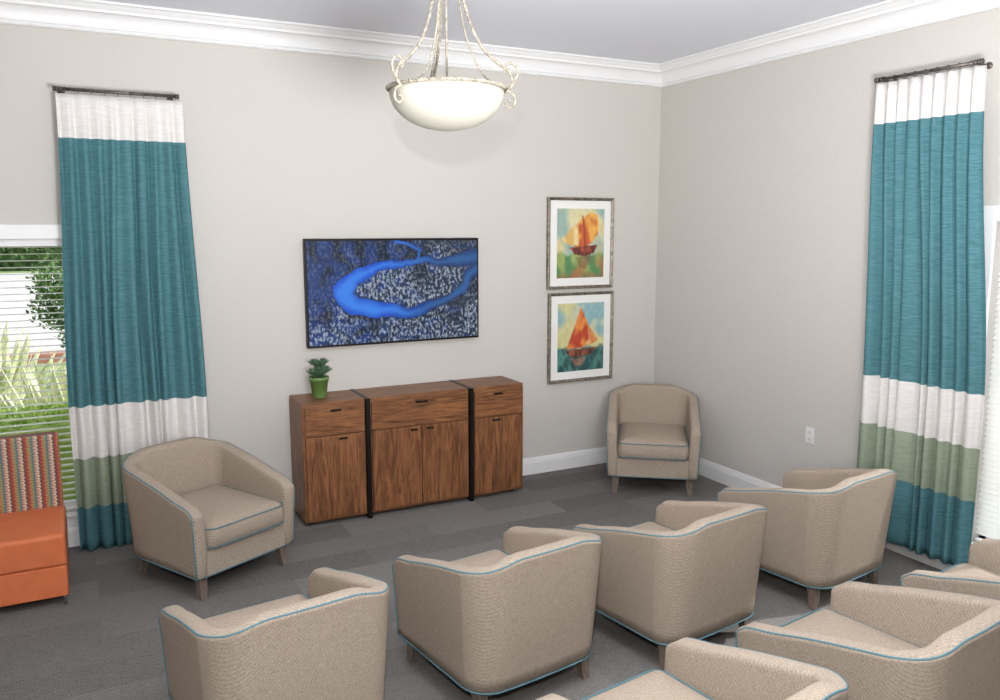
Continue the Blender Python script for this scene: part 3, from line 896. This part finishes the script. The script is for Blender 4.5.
# ------------------------------------------------------------------ outdoors
M_lawn = noise_mat('lawn_grass', lin(120, 140, 94), lin(156, 172, 120), nscale=8, rough=0.95)
M_conc = noise_mat('concrete_drive', lin(186, 183, 180), lin(206, 203, 199), nscale=1.5, rough=0.9)
M_bark = noise_mat('tree_bark', lin(70, 56, 46), lin(104, 88, 74), nscale=14, rough=0.9)
M_leaf = noise_mat('tree_foliage', lin(64, 90, 56), lin(118, 148, 90), nscale=5, rough=0.8)
M_hedge = noise_mat('hedge_foliage', lin(160, 194, 96), lin(204, 226, 136), nscale=9, rough=0.8)
M_agave = noise_mat('agave_leaf', lin(176, 188, 132), lin(244, 240, 206), scale=(6, 6, 1), nscale=7, rough=0.55)
M_curb = noise_mat('red_curb', lin(170, 116, 104), lin(186, 132, 118), nscale=9, rough=0.8)
g = boxes('lawn', [(-60, 60, Y1 + TH, 110, -0.25, -0.12)], M_lawn); tag(g, 'green lawn outside the window', 'lawn')
g = boxes('driveway', [(-60, 60, 15, 44, -0.12, -0.105)], M_conc); tag(g, 'pale concrete driveway crossing the lawn', 'driveway')
g = boxes('curb', [(-60, 60, 14.6, 14.98, -0.12, 0.02)], M_curb); tag(g, 'faded red painted curb along the driveway', 'curb')
g = boxes('patio', [(X1 + TH, 40, -20, Y1 + TH - 0.001, -0.25, -0.12)], M_conc); tag(g, 'pale concrete patio outside the window', 'patio')

def leafcloud(rnd, n, inside, size):
    vs, fs = [], []
    for _ in range(n):
        p = Vector(inside(rnd))
        d = Vector((rnd.uniform(-1, 1), rnd.uniform(-1, 1), rnd.uniform(0, 1))).normalized()
        s = d.cross(Vector((rnd.uniform(-1, 1), rnd.uniform(-1, 1), rnd.uniform(-1, 1)))).normalized()
        L = size * rnd.uniform(0.6, 1.2)
        o = len(vs)
        vs += [p, p + d * L * 0.5 + s * L * 0.25, p + d * L, p + d * L * 0.5 - s * L * 0.25]; fs.append((o, o + 1, o + 2, o + 3))
    return vs, fs
rnd = random.Random(11)
def hedge_in(r):
    return (r.uniform(-2.4, 0.9), 6.3 + r.uniform(-0.2, 0.2), -0.11 + 0.86 * (1 - r.random() ** 2.5))
vs, fs = leafcloud(rnd, 11000, hedge_in, 0.05)
v, f = box_geo(-2.38, 0.88, 6.12, 6.48, -0.12, 0.68, len(vs)); vs += v; fs += f
o = mesh_obj('hedge', vs, fs, M_hedge); tag(o, 'low clipped bright green hedge outside the window', 'hedge'); o['kind'] = 'stuff'
def hedge_far(r):
    x = r.uniform(-24, 14)
    return (x, 47 + r.uniform(-1, 1), -0.11 + (2.2 + 0.6 * math.sin(x * 0.9) + 0.4 * math.sin(x * 2.3)) * (1 - r.random() ** 2))
vs, fs = leafcloud(rnd, 12000, hedge_far, 0.5)
v, f = box_geo(-24, 14, 46.5, 47.6, -0.12, 1.5, len(vs)); vs += v; fs += f
o = mesh_obj('hedge', vs, fs, M_leaf); tag(o, 'tall dark green shrubbery beyond the driveway', 'hedge'); o['kind'] = 'stuff'
def agave(x, y, s, seed):
    r = random.Random(seed); vs, fs = [], []
    for i in range(40):
        a = i * 2.399 + r.uniform(-.1, .1); el = 0.80 + 0.72 * (i / 40) + r.uniform(-.06, .06)
        leaf(vs, fs, (0, 0, 0.04), (math.cos(a) * math.cos(el), math.sin(a) * math.cos(el), math.sin(el)), s * r.uniform(.85, 1.1), 0.06 * s, 0.008, curl=0.05, n=7)
    o = mesh_obj('agave', vs, fs, M_agave, None, True, loc=(x, y, -0.12)); tag(o, 'spiky pale green agave outside the window', 'plant', 'agaves in the garden bed')
agave(-0.12, 7.25, 1.0, 1); agave(-0.78, 8.5, 1.15, 3); agave(-1.6, 7.3, 1.0, 2); agave(0.85, 8.6, 1.0, 4)
def tree(x, y, h, rad, n, seed, label):
    r = random.Random(seed)
    root = empty('tree', (x, y, -0.12), 0, label, 'tree')
    tubes('trunk', [dict(path=[(0, 0, 0), (0.05, 0.02, h * 0.3), (0.0, 0.05, h * 0.65)], r=h * 0.03, sides=10, rfun=lambda t: 1 - 0.5 * t),
                    dict(path=[(0.04, 0.02, h * 0.35), (rad * 0.5, 0, h * 0.65)], r=h * 0.014, sides=8), dict(path=[(0.04, 0.02, h * 0.35), (-rad * 0.5, 0.2, h * 0.68)], r=h * 0.014, sides=8)], M_bark, root)
    blobs = [(r.uniform(-.6, .6) * rad, r.uniform(-.6, .6) * rad, h * r.uniform(.45, .9), rad * r.uniform(.4, .65)) for _ in range(9)]
    def ins(q):
        b_ = q.choice(blobs); a = q.uniform(0, 6.283); z = q.uniform(-1, 1); k = b_[3] * q.random() ** 0.3; s = math.sqrt(1 - z * z)
        return (b_[0] + k * s * math.cos(a), b_[1] + k * s * math.sin(a), b_[2] + k * z * 0.8)
    vs, fs = leafcloud(r, n, ins, 0.22 * rad / 1.5)
    f = mesh_obj('foliage', vs, fs, M_leaf, root); f['kind'] = 'stuff'
tree(-0.05, 12.5, 1.6, 0.6, 3000, 3, 'small rounded leafy tree at the edge of the driveway')
tree(-7.0, 52, 5.5, 3.0, 6000, 4, 'leafy green tree beyond the driveway')
tree(3.5, 53, 6.0, 3.2, 6000, 5, 'leafy green tree beyond the driveway')
tree(-17, 52, 6.5, 3.4, 6000, 6, 'leafy green tree beyond the driveway')

# ------------------------------------------------------------------ light
w = bpy.data.worlds.new('world'); scene.world = w; w.use_nodes = True
nt = w.node_tree
bg = nt.nodes['Background']
sky = nt.nodes.new('ShaderNodeTexSky'); sky.sky_type = 'HOSEK_WILKIE'; sky.turbidity = 3
sky.sun_direction = Vector((0.8, -0.25, 0.75)).normalized()
mixw = nt.nodes.new('ShaderNodeMix'); mixw.data_type = 'RGBA'; mixw.inputs['Factor'].default_value = 0.6
mixw.inputs['B'].default_value = (0.92, 0.96, 1.0, 1)
nt.links.new(sky.outputs[0], mixw.inputs['A']); nt.links.new(mixw.outputs['Result'], bg.inputs['Color'])
bg.inputs['Strength'].default_value = 1.7
def light(name, typ, loc, target, energy, size=1, color=(1, 1, 1), sizey=None, spread=None):
    d = bpy.data.lights.new(name, typ); d.energy = energy; d.color = color
    if typ == 'AREA':
        d.size = size
        if sizey: d.shape = 'RECTANGLE'; d.size_y = sizey
        if spread: d.spread = math.radians(spread)
    if typ == 'SUN': d.angle = math.radians(1)
    o = bpy.data.objects.new(name, d); o.location = loc
    o.rotation_euler = (Vector(target) - Vector(loc)).to_track_quat('-Z', 'Y').to_euler()
    COL.objects.link(o); return o
light('sun', 'SUN', (12, -4, 12), (0, 0, 0), 4.4)
light('camera_flash', 'AREA', (-0.05, 0.0, 2.34), (2.1, 4.5, 1.1), 54, 0.07, (1, 0.99, 0.98))
light('bounce_flash', 'AREA', (1.0, 0.3, 1.6), (1.5, 1.6, 3.3), 215, 0.9, (0.99, 0.99, 1.0), None, 140)
light('ceiling_bounce_fill', 'AREA', (0.8, 1.0, 3.22), (0.8, 1.0, 0), 36, 3.0, (1, 0.99, 0.98), 2.4)  # unseen fill added below the ceiling for bounced light; no fixture there

# ------------------------------------------------------------------ camera
cam = bpy.data.cameras.new('camera'); co = bpy.data.objects.new('camera', cam); COL.objects.link(co)
cam.sensor_width = 36; cam.lens = 36 * 820 / 1000.0
yaw = math.radians(27.4); pitch = math.radians(8.53)
co.location = (0, 0, 2.0)
co.rotation_euler = (math.pi / 2 - pitch, 0, -yaw)
cam.clip_start = 0.05; cam.clip_end = 300
scene.camera = co
